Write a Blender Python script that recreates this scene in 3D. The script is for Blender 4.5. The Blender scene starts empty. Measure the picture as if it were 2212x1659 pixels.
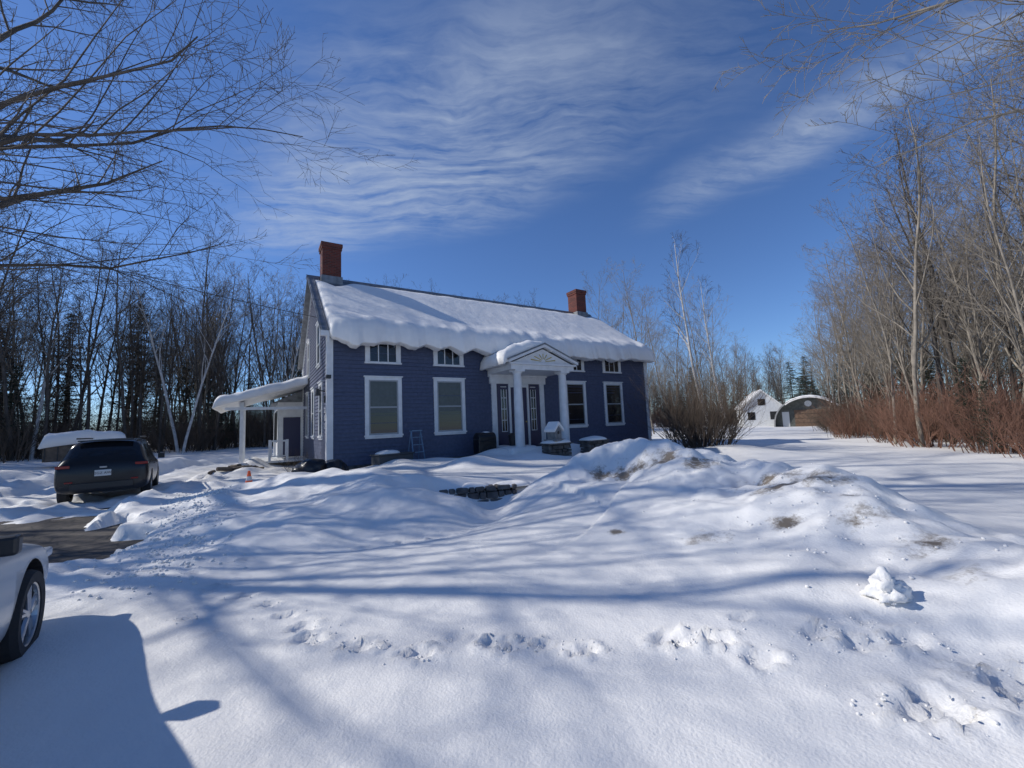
import bpy, math, random, bmesh
import numpy as np
from mathutils import Vector, Matrix, noise as mnoise
rnd = random.Random(7)
scn = bpy.context.scene
scn.view_settings.view_transform = 'Standard'
scn.view_settings.look = 'None'
scn.view_settings.exposure = 0
COL = scn.collection

# ---------------------------------------------------------------- materials
def new_mat(name):
    m = bpy.data.materials.new(name); m.use_nodes = True
    nt = m.node_tree
    return m, nt, nt.nodes['Principled BSDF']
def simple(name, col, rough=0.6, metal=0.0, nscale=0, namt=0.0, bump=0.0, bscale=40, spec=0.5):
    m, nt, b = new_mat(name)
    b.inputs['Base Color'].default_value = (*col, 1)
    b.inputs['Roughness'].default_value = rough
    b.inputs['Metallic'].default_value = metal
    b.inputs['Specular IOR Level'].default_value = spec
    tc = nt.nodes.new('ShaderNodeTexCoord')
    if nscale:
        n = nt.nodes.new('ShaderNodeTexNoise'); n.inputs['Scale'].default_value = nscale
        n.inputs['Detail'].default_value = 6
        nt.links.new(tc.outputs['Object'], n.inputs['Vector'])
        r = nt.nodes.new('ShaderNodeValToRGB')
        r.color_ramp.elements[0].position = .3; r.color_ramp.elements[1].position = .7
        r.color_ramp.elements[0].color = (*[c*(1-namt) for c in col], 1)
        r.color_ramp.elements[1].color = (*[min(1, c*(1+namt)) for c in col], 1)
        nt.links.new(n.outputs['Fac'], r.inputs['Fac'])
        nt.links.new(r.outputs['Color'], b.inputs['Base Color'])
    if bump:
        n = nt.nodes.new('ShaderNodeTexNoise'); n.inputs['Scale'].default_value = bscale
        n.inputs['Detail'].default_value = 5
        nt.links.new(tc.outputs['Object'], n.inputs['Vector'])
        bp = nt.nodes.new('ShaderNodeBump'); bp.inputs['Strength'].default_value = bump
        bp.inputs['Distance'].default_value = 0.02
        nt.links.new(n.outputs['Fac'], bp.inputs['Height'])
        nt.links.new(bp.outputs['Normal'], b.inputs['Normal'])
    return m

M_bluewall = simple('blue_clapboard_paint', (.064, .080, .138), .6, nscale=9, namt=.16)
M_white = simple('white_trim_paint', (.68, .69, .69), .5, nscale=4, namt=.09)
M_sash = simple('sash_paint', (.30, .32, .33), .5)
M_glass = simple('window_glass', (.012, .014, .018), .06, spec=.6)
M_blind = simple('window_blind', (.065, .08, .078), .3, nscale=8, namt=.15)
M_door = simple('door_paint', (.032, .03, .075), .4)
M_metalroof = simple('metal_roofing', (.2, .21, .22), .45, metal=.5, nscale=5, namt=.3)
M_stone = simple('field_stone', (.10, .092, .085), .85, nscale=6, namt=.5, bump=.6, bscale=14)
M_mortar = simple('grey_cement', (.22, .22, .215), .9, nscale=6, namt=.3)
M_endwall = simple('garage_end_wall', (.10, .105, .095), .9, nscale=3, namt=.3)
M_gdoor = simple('brown_garage_door', (.16, .10, .065), .8, nscale=4, namt=.3)
M_black = simple('black_plastic', (.02, .02, .022), .4)
M_rubber = simple('tyre_rubber', (.025, .025, .027), .8)
M_alloy = simple('alloy_wheel', (.45, .46, .48), .3, metal=.9)
M_bark = simple('tree_bark', (.085, .072, .06), .9, nscale=3, namt=.4)
M_barklit = simple('lit_tan_bark', (.25, .215, .17), .85, nscale=3, namt=.4)  # lit copy of the bark: sunlight put into the colour as a paler tan
M_birch = simple('birch_bark', (.5, .48, .45), .8, nscale=4, namt=.3)
M_red = simple('red_twig', (.17, .085, .055), .9, nscale=2, namt=.3)
M_brush = simple('brush_twig', (.10, .073, .052), .9, nscale=2, namt=.3)
M_pine = simple('pine_needles', (.022, .035, .018), .8, nscale=2, namt=.5)
M_wood = simple('weathered_wood', (.13, .10, .075), .8, nscale=5, namt=.3)
M_orange = simple('cone_orange', (.8, .12, .03), .5)
M_tail = simple('tail_light_red', (.22, .008, .008), .2)
M_plate = simple('plate_white', (.6, .62, .62), .4)
M_shell = simple('galvanised_shell', (.30, .30, .29), .5, nscale=2, namt=.15)
M_lamp = simple('headlamp_lens', (.5, .52, .55), .1)
M_paintdark = simple('dark_metallic_paint', (.018, .02, .024), .25, metal=.3)
M_paintwhite = simple('silver_white_paint', (.5, .52, .54), .25, metal=.2)
M_alu = simple('aluminium', (.12, .2, .3), .4, metal=.3)
M_bag = simple('bin_bag_plastic', (.008, .008, .01), .3, bump=.9, bscale=7)
M_yellow = simple('yellow_paint', (.5, .38, .08), .5)
M_gplast = simple('grey_plastic',(.05,.056,.062),.6)

def brick_mat():
    m, nt, b = new_mat('red_brick')
    tc = nt.nodes.new('ShaderNodeTexCoord')
    sx = nt.nodes.new('ShaderNodeSeparateXYZ'); nt.links.new(tc.outputs['Object'], sx.inputs[0])
    ad = nt.nodes.new('ShaderNodeMath'); ad.operation = 'ADD'
    nt.links.new(sx.outputs[0], ad.inputs[0]); nt.links.new(sx.outputs[1], ad.inputs[1])
    cb = nt.nodes.new('ShaderNodeCombineXYZ')
    nt.links.new(ad.outputs[0], cb.inputs[0]); nt.links.new(sx.outputs[2], cb.inputs[1])
    br = nt.nodes.new('ShaderNodeTexBrick')
    br.inputs['Scale'].default_value = 1
    br.inputs['Brick Width'].default_value = .21; br.inputs['Row Height'].default_value = .078
    br.inputs['Mortar Size'].default_value = .009
    br.inputs['Color1'].default_value = (.17, .036, .022, 1)
    br.inputs['Color2'].default_value = (.09, .02, .015, 1)
    br.inputs['Mortar'].default_value = (.10, .07, .06, 1)
    nt.links.new(cb.outputs[0], br.inputs['Vector'])
    nt.links.new(br.outputs['Color'], b.inputs['Base Color'])
    b.inputs['Roughness'].default_value = .9
    bp = nt.nodes.new('ShaderNodeBump'); bp.inputs['Strength'].default_value = .5; bp.inputs['Distance'].default_value = .01
    bp.invert = True
    nt.links.new(br.outputs['Fac'], bp.inputs['Height']); nt.links.new(bp.outputs[0], b.inputs['Normal'])
    return m
M_brick = brick_mat()

def snow_mat(name, with_dirt=False):
    m, nt, b = new_mat(name)
    N = nt.nodes.new; Lk = nt.links.new
    b.inputs['Roughness'].default_value = .55
    b.inputs['Specular IOR Level'].default_value = .3
    tc = N('ShaderNodeTexCoord')
    n0 = N('ShaderNodeTexNoise'); n0.inputs['Scale'].default_value = .7; n0.inputs['Detail'].default_value = 5
    Lk(tc.outputs['Object'], n0.inputs['Vector'])
    cr = N('ShaderNodeValToRGB')
    cr.color_ramp.elements[0].position = .3; cr.color_ramp.elements[1].position = .7
    cr.color_ramp.elements[0].color = (.82, .80, .765, 1); cr.color_ramp.elements[1].color = (.89, .87, .825, 1)
    Lk(n0.outputs['Fac'], cr.inputs['Fac'])
    col = cr.outputs['Color']
    if with_dirt:
        at = N('ShaderNodeAttribute'); at.attribute_name = 'dirt'
        n1 = N('ShaderNodeTexNoise'); n1.inputs['Scale'].default_value = 5; n1.inputs['Detail'].default_value = 10
        n1.inputs['Roughness'].default_value = .8
        Lk(tc.outputs['Object'], n1.inputs['Vector'])
        mr = N('ShaderNodeMath'); mr.operation = 'MULTIPLY_ADD'
        Lk(n1.outputs['Fac'], mr.inputs[0]); mr.inputs[1].default_value = 6.0; mr.inputs[2].default_value = -4.0
        ad = N('ShaderNodeMath'); ad.operation = 'ADD'
        sc = N('ShaderNodeMath'); sc.operation = 'MULTIPLY'; sc.inputs[1].default_value = 2.3
        Lk(at.outputs['Fac'], sc.inputs[0])
        Lk(mr.outputs[0], ad.inputs[0]); Lk(sc.outputs[0], ad.inputs[1])
        mu = N('ShaderNodeMath'); mu.operation = 'MULTIPLY'; mu.use_clamp = True
        gt = N('ShaderNodeMath'); gt.operation = 'MULTIPLY'; gt.inputs[1].default_value = 1.5; gt.use_clamp = True
        Lk(at.outputs['Fac'], gt.inputs[0])
        ad.use_clamp = True
        Lk(ad.outputs[0], mu.inputs[0]); Lk(gt.outputs[0], mu.inputs[1])
        mx = N('ShaderNodeMix'); mx.data_type = 'RGBA'
        Lk(mu.outputs[0], mx.inputs[0]); Lk(col, mx.inputs[6]); mx.inputs[7].default_value = (.22, .18, .135, 1)
        col = mx.outputs[2]
    Lk(col, b.inputs['Base Color'])
    n2 = N('ShaderNodeTexNoise'); n2.inputs['Scale'].default_value = 60; n2.inputs['Detail'].default_value = 4
    n3 = N('ShaderNodeTexNoise'); n3.inputs['Scale'].default_value = 6; n3.inputs['Detail'].default_value = 6
    Lk(tc.outputs['Object'], n2.inputs['Vector']); Lk(tc.outputs['Object'], n3.inputs['Vector'])
    b1 = N('ShaderNodeBump'); b1.inputs['Strength'].default_value = .5; b1.inputs['Distance'].default_value = .01
    b2 = N('ShaderNodeBump'); b2.inputs['Strength'].default_value = .3; b2.inputs['Distance'].default_value = .05
    Lk(n2.outputs['Fac'], b1.inputs['Height']); Lk(n3.outputs['Fac'], b2.inputs['Height'])
    Lk(b2.outputs[0], b1.inputs['Normal']); Lk(b1.outputs[0], b.inputs['Normal'])
    return m
M_snow = snow_mat('snow_surface'); M_ground = snow_mat('snow_ground_surface', True)

# ---------------------------------------------------------------- mesh helpers
BF = [(0,3,2,1),(4,5,6,7),(0,1,5,4),(1,2,6,5),(2,3,7,6),(3,0,4,7)]
def mesh_obj(name, V, F, mats, parent=None, smooth=False, mi=None, loc=None, rot=None):
    me = bpy.data.meshes.new(name)
    me.from_pydata([tuple(v) for v in V], [], F)
    if not isinstance(mats, (list, tuple)): mats = [mats]
    for m in mats: me.materials.append(m)
    if mi: me.polygons.foreach_set('material_index', mi)
    if smooth: me.polygons.foreach_set('use_smooth', [True]*len(F))
    me.update()
    o = bpy.data.objects.new(name, me); COL.objects.link(o)
    if parent: o.parent = parent
    if loc: o.location = loc
    if rot: o.rotation_euler = rot
    return o
def empty(name, loc=(0, 0, 0), rz=0.0):
    e = bpy.data.objects.new(name, None); COL.objects.link(e)
    e.location = loc; e.rotation_euler = (0, 0, rz); e.empty_display_size = .3
    return e
class MB:
    def __init__(s): s.V = []; s.F = []; s.M = []
    def hexa(s, pts, mi=0):
        b = len(s.V); s.V += list(pts)
        for f in BF: s.F.append(tuple(b+i for i in f)); s.M.append(mi)
    def box(s, x0, x1, y0, y1, z0, z1, mi=0):
        s.hexa([(x0,y0,z0),(x1,y0,z0),(x1,y1,z0),(x0,y1,z0),(x0,y0,z1),(x1,y0,z1),(x1,y1,z1),(x0,y1,z1)], mi)
    def poly(s, pts, mi=0):
        b = len(s.V); s.V += list(pts); s.F.append(tuple(range(b, b+len(pts)))); s.M.append(mi)
    def prism(s, poly, axis, a0, a1, mi=0):
        b = len(s.V); n = len(poly)
        for a in (a0, a1):
            for p in poly:
                if axis == 'x': s.V.append((a, p[0], p[1]))
                elif axis == 'y': s.V.append((p[0], a, p[1]))
                else: s.V.append((p[0], p[1], a))
        s.F.append(tuple(b+i for i in range(n))); s.M.append(mi)
        s.F.append(tuple(b+n+i for i in reversed(range(n)))); s.M.append(mi)
        for i in range(n):
            j = (i+1) % n
            s.F.append((b+i, b+n+i, b+n+j, b+j)); s.M.append(mi)
    def tube(s, pts, rads, sides=6, mi=0, cap=True):
        b = len(s.V); n = len(pts)
        pts = [Vector(p) for p in pts]
        D_ = (pts[-1]-pts[0]).normalized()
        a = Vector((1, 0, 0)) if abs(D_.x) < .7 else Vector((0, 1, 0))
        for i, p in enumerate(pts):
            d = (pts[min(i+1, n-1)] - pts[max(i-1, 0)])
            d = d.normalized() if d.length > 0 else Vector((0, 0, 1))
            u = d.cross(a).normalized(); w = d.cross(u)
            for k in range(sides):
                t = 2*math.pi*k/sides
                s.V.append(tuple(p + (u*math.cos(t)+w*math.sin(t))*rads[i]))
        for i in range(n-1):
            for k in range(sides):
                k2 = (k+1) % sides
                s.F.append((b+i*sides+k, b+i*sides+k2, b+(i+1)*sides+k2, b+(i+1)*sides+k)); s.M.append(mi)
        if cap:
            s.F.append(tuple(b+k for k in range(sides))); s.M.append(mi)
            s.F.append(tuple(b+(n-1)*sides+k for k in reversed(range(sides)))); s.M.append(mi)
    def lathe_y(s, cx, cz, prof, sides=36, mi=0):
        b = len(s.V); n = len(prof)
        for (y, r) in prof:
            for k in range(sides):
                t = 2*math.pi*k/sides; s.V.append((cx+r*math.cos(t), y, cz+r*math.sin(t)))
        for i in range(n-1):
            for k in range(sides):
                k2 = (k+1) % sides
                s.F.append((b+i*sides+k, b+i*sides+k2, b+(i+1)*sides+k2, b+(i+1)*sides+k)); s.M.append(mi)
    def build(s, name, mats, parent=None, smooth=False, bevel=0, **k):
        o = mesh_obj(name, s.V, s.F, mats, parent, smooth, s.M, **k)
        bm = bmesh.new(); bm.from_mesh(o.data); bmesh.ops.recalc_face_normals(bm, faces=bm.faces); bm.to_mesh(o.data); bm.free()
        if bevel:
            md = o.modifiers.new('bev', 'BEVEL'); md.width = bevel; md.segments = 2; md.limit_method = 'ANGLE'
        return o

# ---------------------------------------------------------------- numpy noise
_rs = np.random.RandomState(5); _T = _rs.rand(256, 256)
def vn(x, y, s=1.0, o=0):
    x = np.asarray(x)/s + o*17.3; y = np.asarray(y)/s + o*31.7
    xi = np.floor(x).astype(int); yi = np.floor(y).astype(int)
    fx = x-xi; fy = y-yi
    fx = fx*fx*fx*(fx*(fx*6-15)+10); fy = fy*fy*fy*(fy*(fy*6-15)+10)
    a = _T[xi % 256, yi % 256]; b = _T[(xi+1) % 256, yi % 256]
    c = _T[xi % 256, (yi+1) % 256]; d = _T[(xi+1) % 256, (yi+1) % 256]
    return (a*(1-fx)+b*fx)*(1-fy)+(c*(1-fx)+d*fx)*fy*1.0 - .5
def fbm(x, y, s, o=0, n=4):
    r = 0; a = 1.0
    for i in range(n):
        r = r + a*vn(x*.8+y*.6, y*.8-x*.6, s, o+i); s = s*.5; a *= .5
    return r
def sst(e0, e1, x):
    t = np.clip((x-e0)/(e1-e0), 0, 1); return t*t*(3-2*t)
def polydist(x, y, P):
    best = np.full(np.shape(x), 1e9); val = np.zeros(np.shape(x)); sg = np.zeros(np.shape(x))
    for (a, b) in zip(P[:-1], P[1:]):
        dx, dy = b[0]-a[0], b[1]-a[1]; L2 = dx*dx+dy*dy
        t = np.clip(((x-a[0])*dx+(y-a[1])*dy)/L2, 0, 1)
        qx = a[0]+t*dx; qy = a[1]+t*dy
        d = np.hypot(x-qx, y-qy)
        m = d < best
        best = np.where(m, d, best)
        v = (a[2]+(b[2]-a[2])*t) if len(a) > 2 else 0*t
        val = np.where(m, v, val)
        s = np.sign(dx*(y-a[1])-dy*(x-a[0]))
        sg = np.where(m, s, sg)
    return best, val, sg

# ---------------------------------------------------------------- house frame
AX, AY = -6.45, 14.2; HR = math.radians(32.0)
cu, su = math.cos(HR), math.sin(HR)
def h2w(u, v): return (AX+cu*u-su*v, AY+su*u+cu*v)
def w2h(x, y): return (cu*(x-AX)+su*(y-AY), -su*(x-AX)+cu*(y-AY))

PRINTS = [(-1.74,3.43,.075),(-1.62,3.22,.075),(-1.18,3.09,.08),(-.72,2.96,.08),(-.50,3.16,.045),(-.2,3.04,.08),(-.04,3.0,.075),(.13,3.01,.06),(.42,2.9,.075),
 (1.0,2.95,.075),(1.12,2.88,.08),(1.3,2.84,.075),(1.55,3.04,.055),(1.45,2.62,.075),(1.95,2.8,.075),(2.12,2.69,.085),(2.4,2.7,.085),(2.3,2.87,.06),(2.0,2.15,.12),(2.62,2.29,.13),
 (-2.33,3.9,.065),(-2.7,4.1,.065),(-3.2,4.4,.065),(-2.0,3.65,.065),(-3.7,4.8,.06),(-2.9,3.7,.055),(-2.5,3.4,.04),(-3.4,5.2,.06),(-4.1,5.3,.06),(-4.6,5.8,.07),(-4.3,4.9,.06),(-4.9,5.2,.07),
 (-.15,6.9,.06),(-.45,6.5,.06),(-.8,6.15,.06),(-1.2,5.9,.06),(-1.6,5.75,.06),(-2.1,5.6,.06),(-.3,1.75,.025),(.0,1.9,.02),(-.9,2.0,.03),(-1.3,2.1,.025),(2.5,1.9,.035),(1.7,1.75,.03),(-.6,1.6,.02)]
DRIVE = [(-1,-6),(-3.4,-2),(-5.6,.8),(-6.9,2.2),(-9.2,4.6),(-11.4,7.8),(-13.6,12.5),(-14.5,17),(-15,24)]
DIRT = [(2.9,7.9,.5),(2.3,8.3,.4),(3.3,7.2,.4),(3.8,6.1,.5),(3.5,5.4,.42),(3.7,4.8,.35),(3.4,4.2,.3),(3.5,3.7,.25),(2.1,4.6,.25),(1.7,8.5,.3),(2.9,4.6,.18),(3.9,5.3,.4),(3.3,3.1,.2),(1.2,5.2,.12)]
def terr(x, y, detail=True):
    x = np.asarray(x, float); y = np.asarray(y, float)
    R = np.hypot(x, y)
    z = .15 + .028*np.clip(-x-16, 0, 60) + .02*np.clip(y-30,0,60)*sst(5,-20,x) - .014*np.clip(x-6, 0, 40)
    z = z + .045*fbm(x, y, 3.5, 1, 3) + .4*vn(x, y, 30, 9)*sst(30, 60, R)
    far = sst(12, 30, R)
    z = z + .10*far*fbm(x, y, 2.0, 3, 3)
    u, v = w2h(x, y)
    z = z + .24*sst(-7.4, -6.6, v+.25*vn(x,y,1.5,4))*sst(-1.5, .8, u)*sst(12, 9, u)*sst(1, -1, v)
    z = z + (.26+.4*vn(x, y, 1.1, 6))*np.exp(-((v+1.7)/.8)**2)*sst(.5, 2, u)*sst(17.5, 15.5, u)
    z = z + .22*np.exp(-((v+3.6)/.9)**2)*sst(2, 3.5, u)*sst(8, 6, u)*(1+fbm(x,y,1.2,61,3))
    R1 = [(-.2,8.6,.05),(.45,8.9,.30),(1.3,9.1,.62),(2.5,9.5,.76),(3.6,8.5,.72),(4.25,6.6,.66),(4.25,4.9,.55),(4.15,3.3,.46),(4.5,1.0,.36),(5.5,-3,.3)]
    d, hv, sg = polydist(x, y, R1)
    w = np.where(sg < 0, 1.9, .8)
    bank = hv*np.exp(-(d/w)**2)
    z = z + bank*(1+.9*fbm(x, y, 1.3, 11, 4)) + .06*sst(.15,.4,bank)*fbm(x,y,.3,81,4)
    R2 = [(-8.4,9.9,.08),(-6.9,10.3,.40),(-5.6,10.7,.42),(-4,10,.34),(-2.5,9.1,.28),(-1.8,8.0,.26)]
    d, hv, sg = polydist(x, y, R2)
    z = z + hv*np.exp(-(d/1.15)**2)*(1+.5*fbm(x, y, 1.1, 71, 3))
    for (cx, cy, r, hh) in [(-5.0,8.5,1.5,.30),(-2.9,7.6,1.0,.32),(-4.2,6.6,1.2,.14),(.9,7.3,1.2,.12),(1.9,6.3,1.1,.16),(-6.4,8.6,.8,.2),(.2,5.2,1.4,.06),
                            (-17.5,17.5,1.6,.5),(-21,13,1.8,.8),(-18.8,15.0,1.2,.5),(-14.6,21,1.2,.5),(-18.5,21.5,1.3,.45),(-10.5,16,.9,.3),(-12,18.5,.8,.3),(9.3,17.5,1.6,.3)]:
        z = z + hh*np.exp(-(((x-cx)**2+(y-cy)**2)/r**2))
    lump = np.exp(-(((x+4.5)/4)**2+((y-8)/2.6)**2))
    z = z + .24*lump*fbm(x, y, 1.0, 14, 4)
    d, hv, sg = polydist(x, y, [(-1.5,8.6,.2),(-.5,8.85,.3),(.1,9.15,.2)])
    z = z - hv*np.exp(-(d/.36)**2)
    d, hv, sg = polydist(x, y, [(-.6,8.4,.26),(-.35,7.2,.17),(-.9,6.2,.07),(-2.4,5.6,.03),(-4,5.2,.03)])
    z = z - hv*np.exp(-(d/.4)**2)
    d, hv, sg = polydist(x, y, DRIVE)
    dd = d + .35*fbm(x, y, 1.4, 21, 3)
    k = sst(3.0, 2.5, dd)
    track = .05*np.abs(fbm(x, y, .5, 23, 4)) + .025*np.sin(d*2*math.pi/.9)
    z = z*(1-k) + k*(.02 + track)
    edge = np.exp(-((dd-3.0)/.5)**2)
    z = z + edge*(.05+.26*fbm(x, y, .45, 25, 4))*sst(3.8,5.8,y)
    tr = sst(0, 2, -u)*sst(14, 12, -u)*sst(-3, 0, v)*sst(14, 11, v)
    z = z + tr*.3*fbm(x, y, .9, 27, 4)
    d, _, _ = polydist(x, y, [(-9.7,8.4),(-6.9,6.1)])
    hole = sst(1.15, .98, d + .7*fbm(x, y, .8, 31, 4))
    z = z*(1-hole) + hole*(-.05)
    if detail:
        for (cx, cy, r) in PRINTS:
            dx = x-cx; dy = y-cy
            mm = (np.abs(dx) < .6) & (np.abs(dy) < .6)
            e = np.sqrt((dx/1.45)**2+dy**2)/r + .9*vn(x, y, .07, int(cx*7) % 40) + .6*vn(x,y,.03,9)
            z = z + np.where(mm, -r*.42*sst(1.05, .5, e) + r*.24*np.exp(-((e-1.3)/.35)**2)*(1+2.4*vn(x, y, .05, 3)), 0)
        z = z + .007*fbm(x, y, .35, 41, 3)
    return z
def tz(x, y): return float(terr(np.array([x]), np.array([y]), False)[0])

N = 880; a_ = 2.1; b_ = 6.0
t = np.linspace(-1, 1, N)
gx = .1 + a_*np.sinh(b_*t); gy = 4.2 + a_*np.sinh(b_*t)
X, Y = np.meshgrid(gx, gy, indexing='xy')
Z = terr(X, Y)
V = np.stack([X.ravel(), Y.ravel(), Z.ravel()], 1)
i = np.arange(N*N).reshape(N, N)
Q = np.stack([i[:-1, :-1].ravel(), i[:-1, 1:].ravel(), i[1:, 1:].ravel(), i[1:, :-1].ravel()], 1)
me = bpy.data.meshes.new('snow_ground')
me.vertices.add(len(V)); me.vertices.foreach_set('co', V.ravel())
me.loops.add(Q.size); me.loops.foreach_set('vertex_index', Q.ravel().astype(np.int32))
me.polygons.add(len(Q)); me.polygons.foreach_set('loop_start', np.arange(0, Q.size, 4, dtype=np.int32))
me.polygons.foreach_set('use_smooth', np.ones(len(Q), bool))
me.update(calc_edges=True)
dirt = np.zeros(N*N); xr = X.ravel(); yr = Y.ravel()
for (cx, cy, r) in DIRT: dirt = np.maximum(dirt, np.exp(-(((xr-cx)/1.3)**2+(yr-cy)**2)/r**2)*(.8+.7*vn(xr,yr,.35,77)))
d, _, _ = polydist(xr, yr, DRIVE)
dirt = np.maximum(dirt, .25*sst(3.1, 2.4, d)*sst(4, 6, yr))
dirt = np.maximum(dirt, .45*sst(30, 42, np.hypot(xr, yr))*sst(.0, .3, fbm(xr, yr, 6, 55, 3)))
at = me.attributes.new('dirt', 'FLOAT', 'POINT'); at.data.foreach_set('value', dirt.astype(np.float32))
me.materials.append(M_ground)
og = bpy.data.objects.new('snow_ground', me); COL.objects.link(og)

m, nt, b = new_mat('cracked_asphalt')
tc = nt.nodes.new('ShaderNodeTexCoord'); vo = nt.nodes.new('ShaderNodeTexVoronoi'); vo.feature = 'DISTANCE_TO_EDGE'; vo.inputs['Scale'].default_value = 2.2
no = nt.nodes.new('ShaderNodeTexNoise'); no.inputs['Scale'].default_value = 9; no.inputs['Detail'].default_value = 7
nt.links.new(tc.outputs['Object'], vo.inputs['Vector']); nt.links.new(tc.outputs['Object'], no.inputs['Vector'])
r1 = nt.nodes.new('ShaderNodeValToRGB'); r1.color_ramp.elements[0].color = (.015,.013,.012,1); r1.color_ramp.elements[1].color = (1,1,1,1); r1.color_ramp.elements[1].position = .05
r2 = nt.nodes.new('ShaderNodeValToRGB'); r2.color_ramp.elements[0].color = (.028,.023,.018,1); r2.color_ramp.elements[1].color = (.085,.066,.05,1)
r2.color_ramp.elements[0].position = .35; r2.color_ramp.elements[1].position = .65
nt.links.new(vo.outputs['Distance'], r1.inputs[0]); nt.links.new(no.outputs['Fac'], r2.inputs[0])
mx = nt.nodes.new('ShaderNodeMix'); mx.data_type = 'RGBA'; mx.blend_type = 'MULTIPLY'; mx.inputs[0].default_value = 1
nt.links.new(r1.outputs[0], mx.inputs[6]); nt.links.new(r2.outputs[0], mx.inputs[7]); nt.links.new(mx.outputs[2], b.inputs['Base Color'])
b.inputs['Roughness'].default_value = .7
P = MB(); P.poly([(-6.0,3.4,0),(-3.9,6.6,0),(-9.5,11.5,0),(-13,7.5,0)])
P.build('driveway', m)

# ---------------------------------------------------------------- HOUSE
house = empty('blue_clapboard_house', (AX, AY, 0), HR)
L, D = 16.55, 9.0; ZB, ZE, ZR = .1, 5.3, 8.6
SL = (ZR-ZE)/(D/2)
c = MB()
c.prism([(0.03,ZB),(D-.03,ZB),(D-.03,ZE-.05),(D/2,ZR-.1),(.03,ZE-.05)], 'x', .03, L-.03)
c.build('wall_core', M_bluewall, house)
cl = MB(); st = .145; z = .45; q = random.Random(2)
while z < ZR-.15:
    z1 = min(z+st+.012, ZR-.05)
    if z < ZE-.1:
        xa = .1
        while xa < L-.1:
            xb = min(L-.1, xa+q.uniform(2.5,4.5)); pr_ = .038+q.uniform(-.006,.006)
            cl.prism([(.0,z),(-pr_,z),(-.006,z1),(.0,z1)], 'x', xa+.002, xb-.002); xa = xb
    if z < ZE: v0, v1 = .1, D-.1
    else:
        v0 = (z1-ZE)/SL+.02; v1 = D-v0
    if v1-v0 > .1:
        for s in (0, 1):
            b0 = len(cl.V)
            xs = (0., -.036, -.006, 0.) if s == 0 else (L, L+.036, L+.006, L)
            for vv in (v0, v1):
                cl.V += [(xs[0],vv,z),(xs[1],vv,z),(xs[2],vv,z1),(xs[3],vv,z1)]
            for f in [(0,1,2,3),(4,7,6,5),(0,4,5,1),(1,5,6,2),(2,6,7,3)]:
                cl.F.append(tuple(b0+q_ for q_ in f)); cl.M.append(0)
    z += st
cl.build('clapboards', M_bluewall, house)
tm = MB()
tm.box(-.055,.16,-.055,-.001,.42,ZE-.02); tm.box(-.055,-.001,.0,.16,.42,ZE-.02)
tm.box(L-.16,L+.055,-.055,-.001,.42,ZE-.02); tm.box(L+.001,L+.055,0,.16,.42,ZE-.02)
tm.box(-.055,-.001,D-.16,D+.04,.42,ZE-.02)
tm.box(.17,L-.17,-.05,-.001,ZE-.2,ZE-.02)
for s in (-.001, L+.06):
    x0, x1 = (s-.06, s)
    for (va, vb) in ((-.35, D/2), (D+.35, D/2)):
        za = ZE-.35*SL; zb_ = ZR
        n = len(tm.V)
        for xx in (x0, x1): tm.V += [(xx,va,za-.02),(xx,vb,zb_-.02),(xx,vb,zb_-.3),(xx,va,za-.27)]
        for f in [(0,1,2,3),(4,7,6,5),(0,4,5,1),(1,5,6,2),(2,6,7,3),(3,7,4,0)]: tm.F.append(tuple(n+q_ for q_ in f)); tm.M.append(0)
tm.build('corner_and_rake_trim', M_white, house)
fd = MB(); fd.box(.02,L-.02,-.03,0.03,-.3,.44); fd.box(-.03,.02,-.02,D,-.3,.44); fd.build('foundation', M_stone, house)
rf = MB()
OV = .3
def slope(v): return ZE + SL*v
rf.prism([(-OV,slope(-OV)+.02),(D/2,ZR+.02),(D/2,ZR+.12),(-OV,slope(-OV)+.12)], 'x', -.28, L+.28)
rf.prism([(D+OV,slope(-OV)+.02),(D/2+.001,ZR+.02),(D/2+.001,ZR+.12),(D+OV,slope(-OV)+.12)], 'x', -.28, L+.28)
x = -.24
while x < L+.26:
    rf.prism([(-OV,slope(-OV)+.12),(D/2,ZR+.12),(D/2,ZR+.145),(-OV,slope(-OV)+.145)], 'x', x, x+.03); x += .2
rf.prism([(D/2-.18,ZR+.0),(D/2,ZR+.17),(D/2+.18,ZR+.0),(D/2,ZR+.19)], 'x', -.3, L+.3)
rf.build('metal_roof', M_metalroof, house)
sf = MB(); sf.box(-.27,L+.27,-OV,-.055,slope(-OV)-.06,slope(-OV)-.03); sf.box(-.28,L+.28,-OV-.03,-OV-.001,slope(-OV)-.08,slope(-OV)+.1)
sf.build('soffit_and_fascia', M_white, house)

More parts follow.
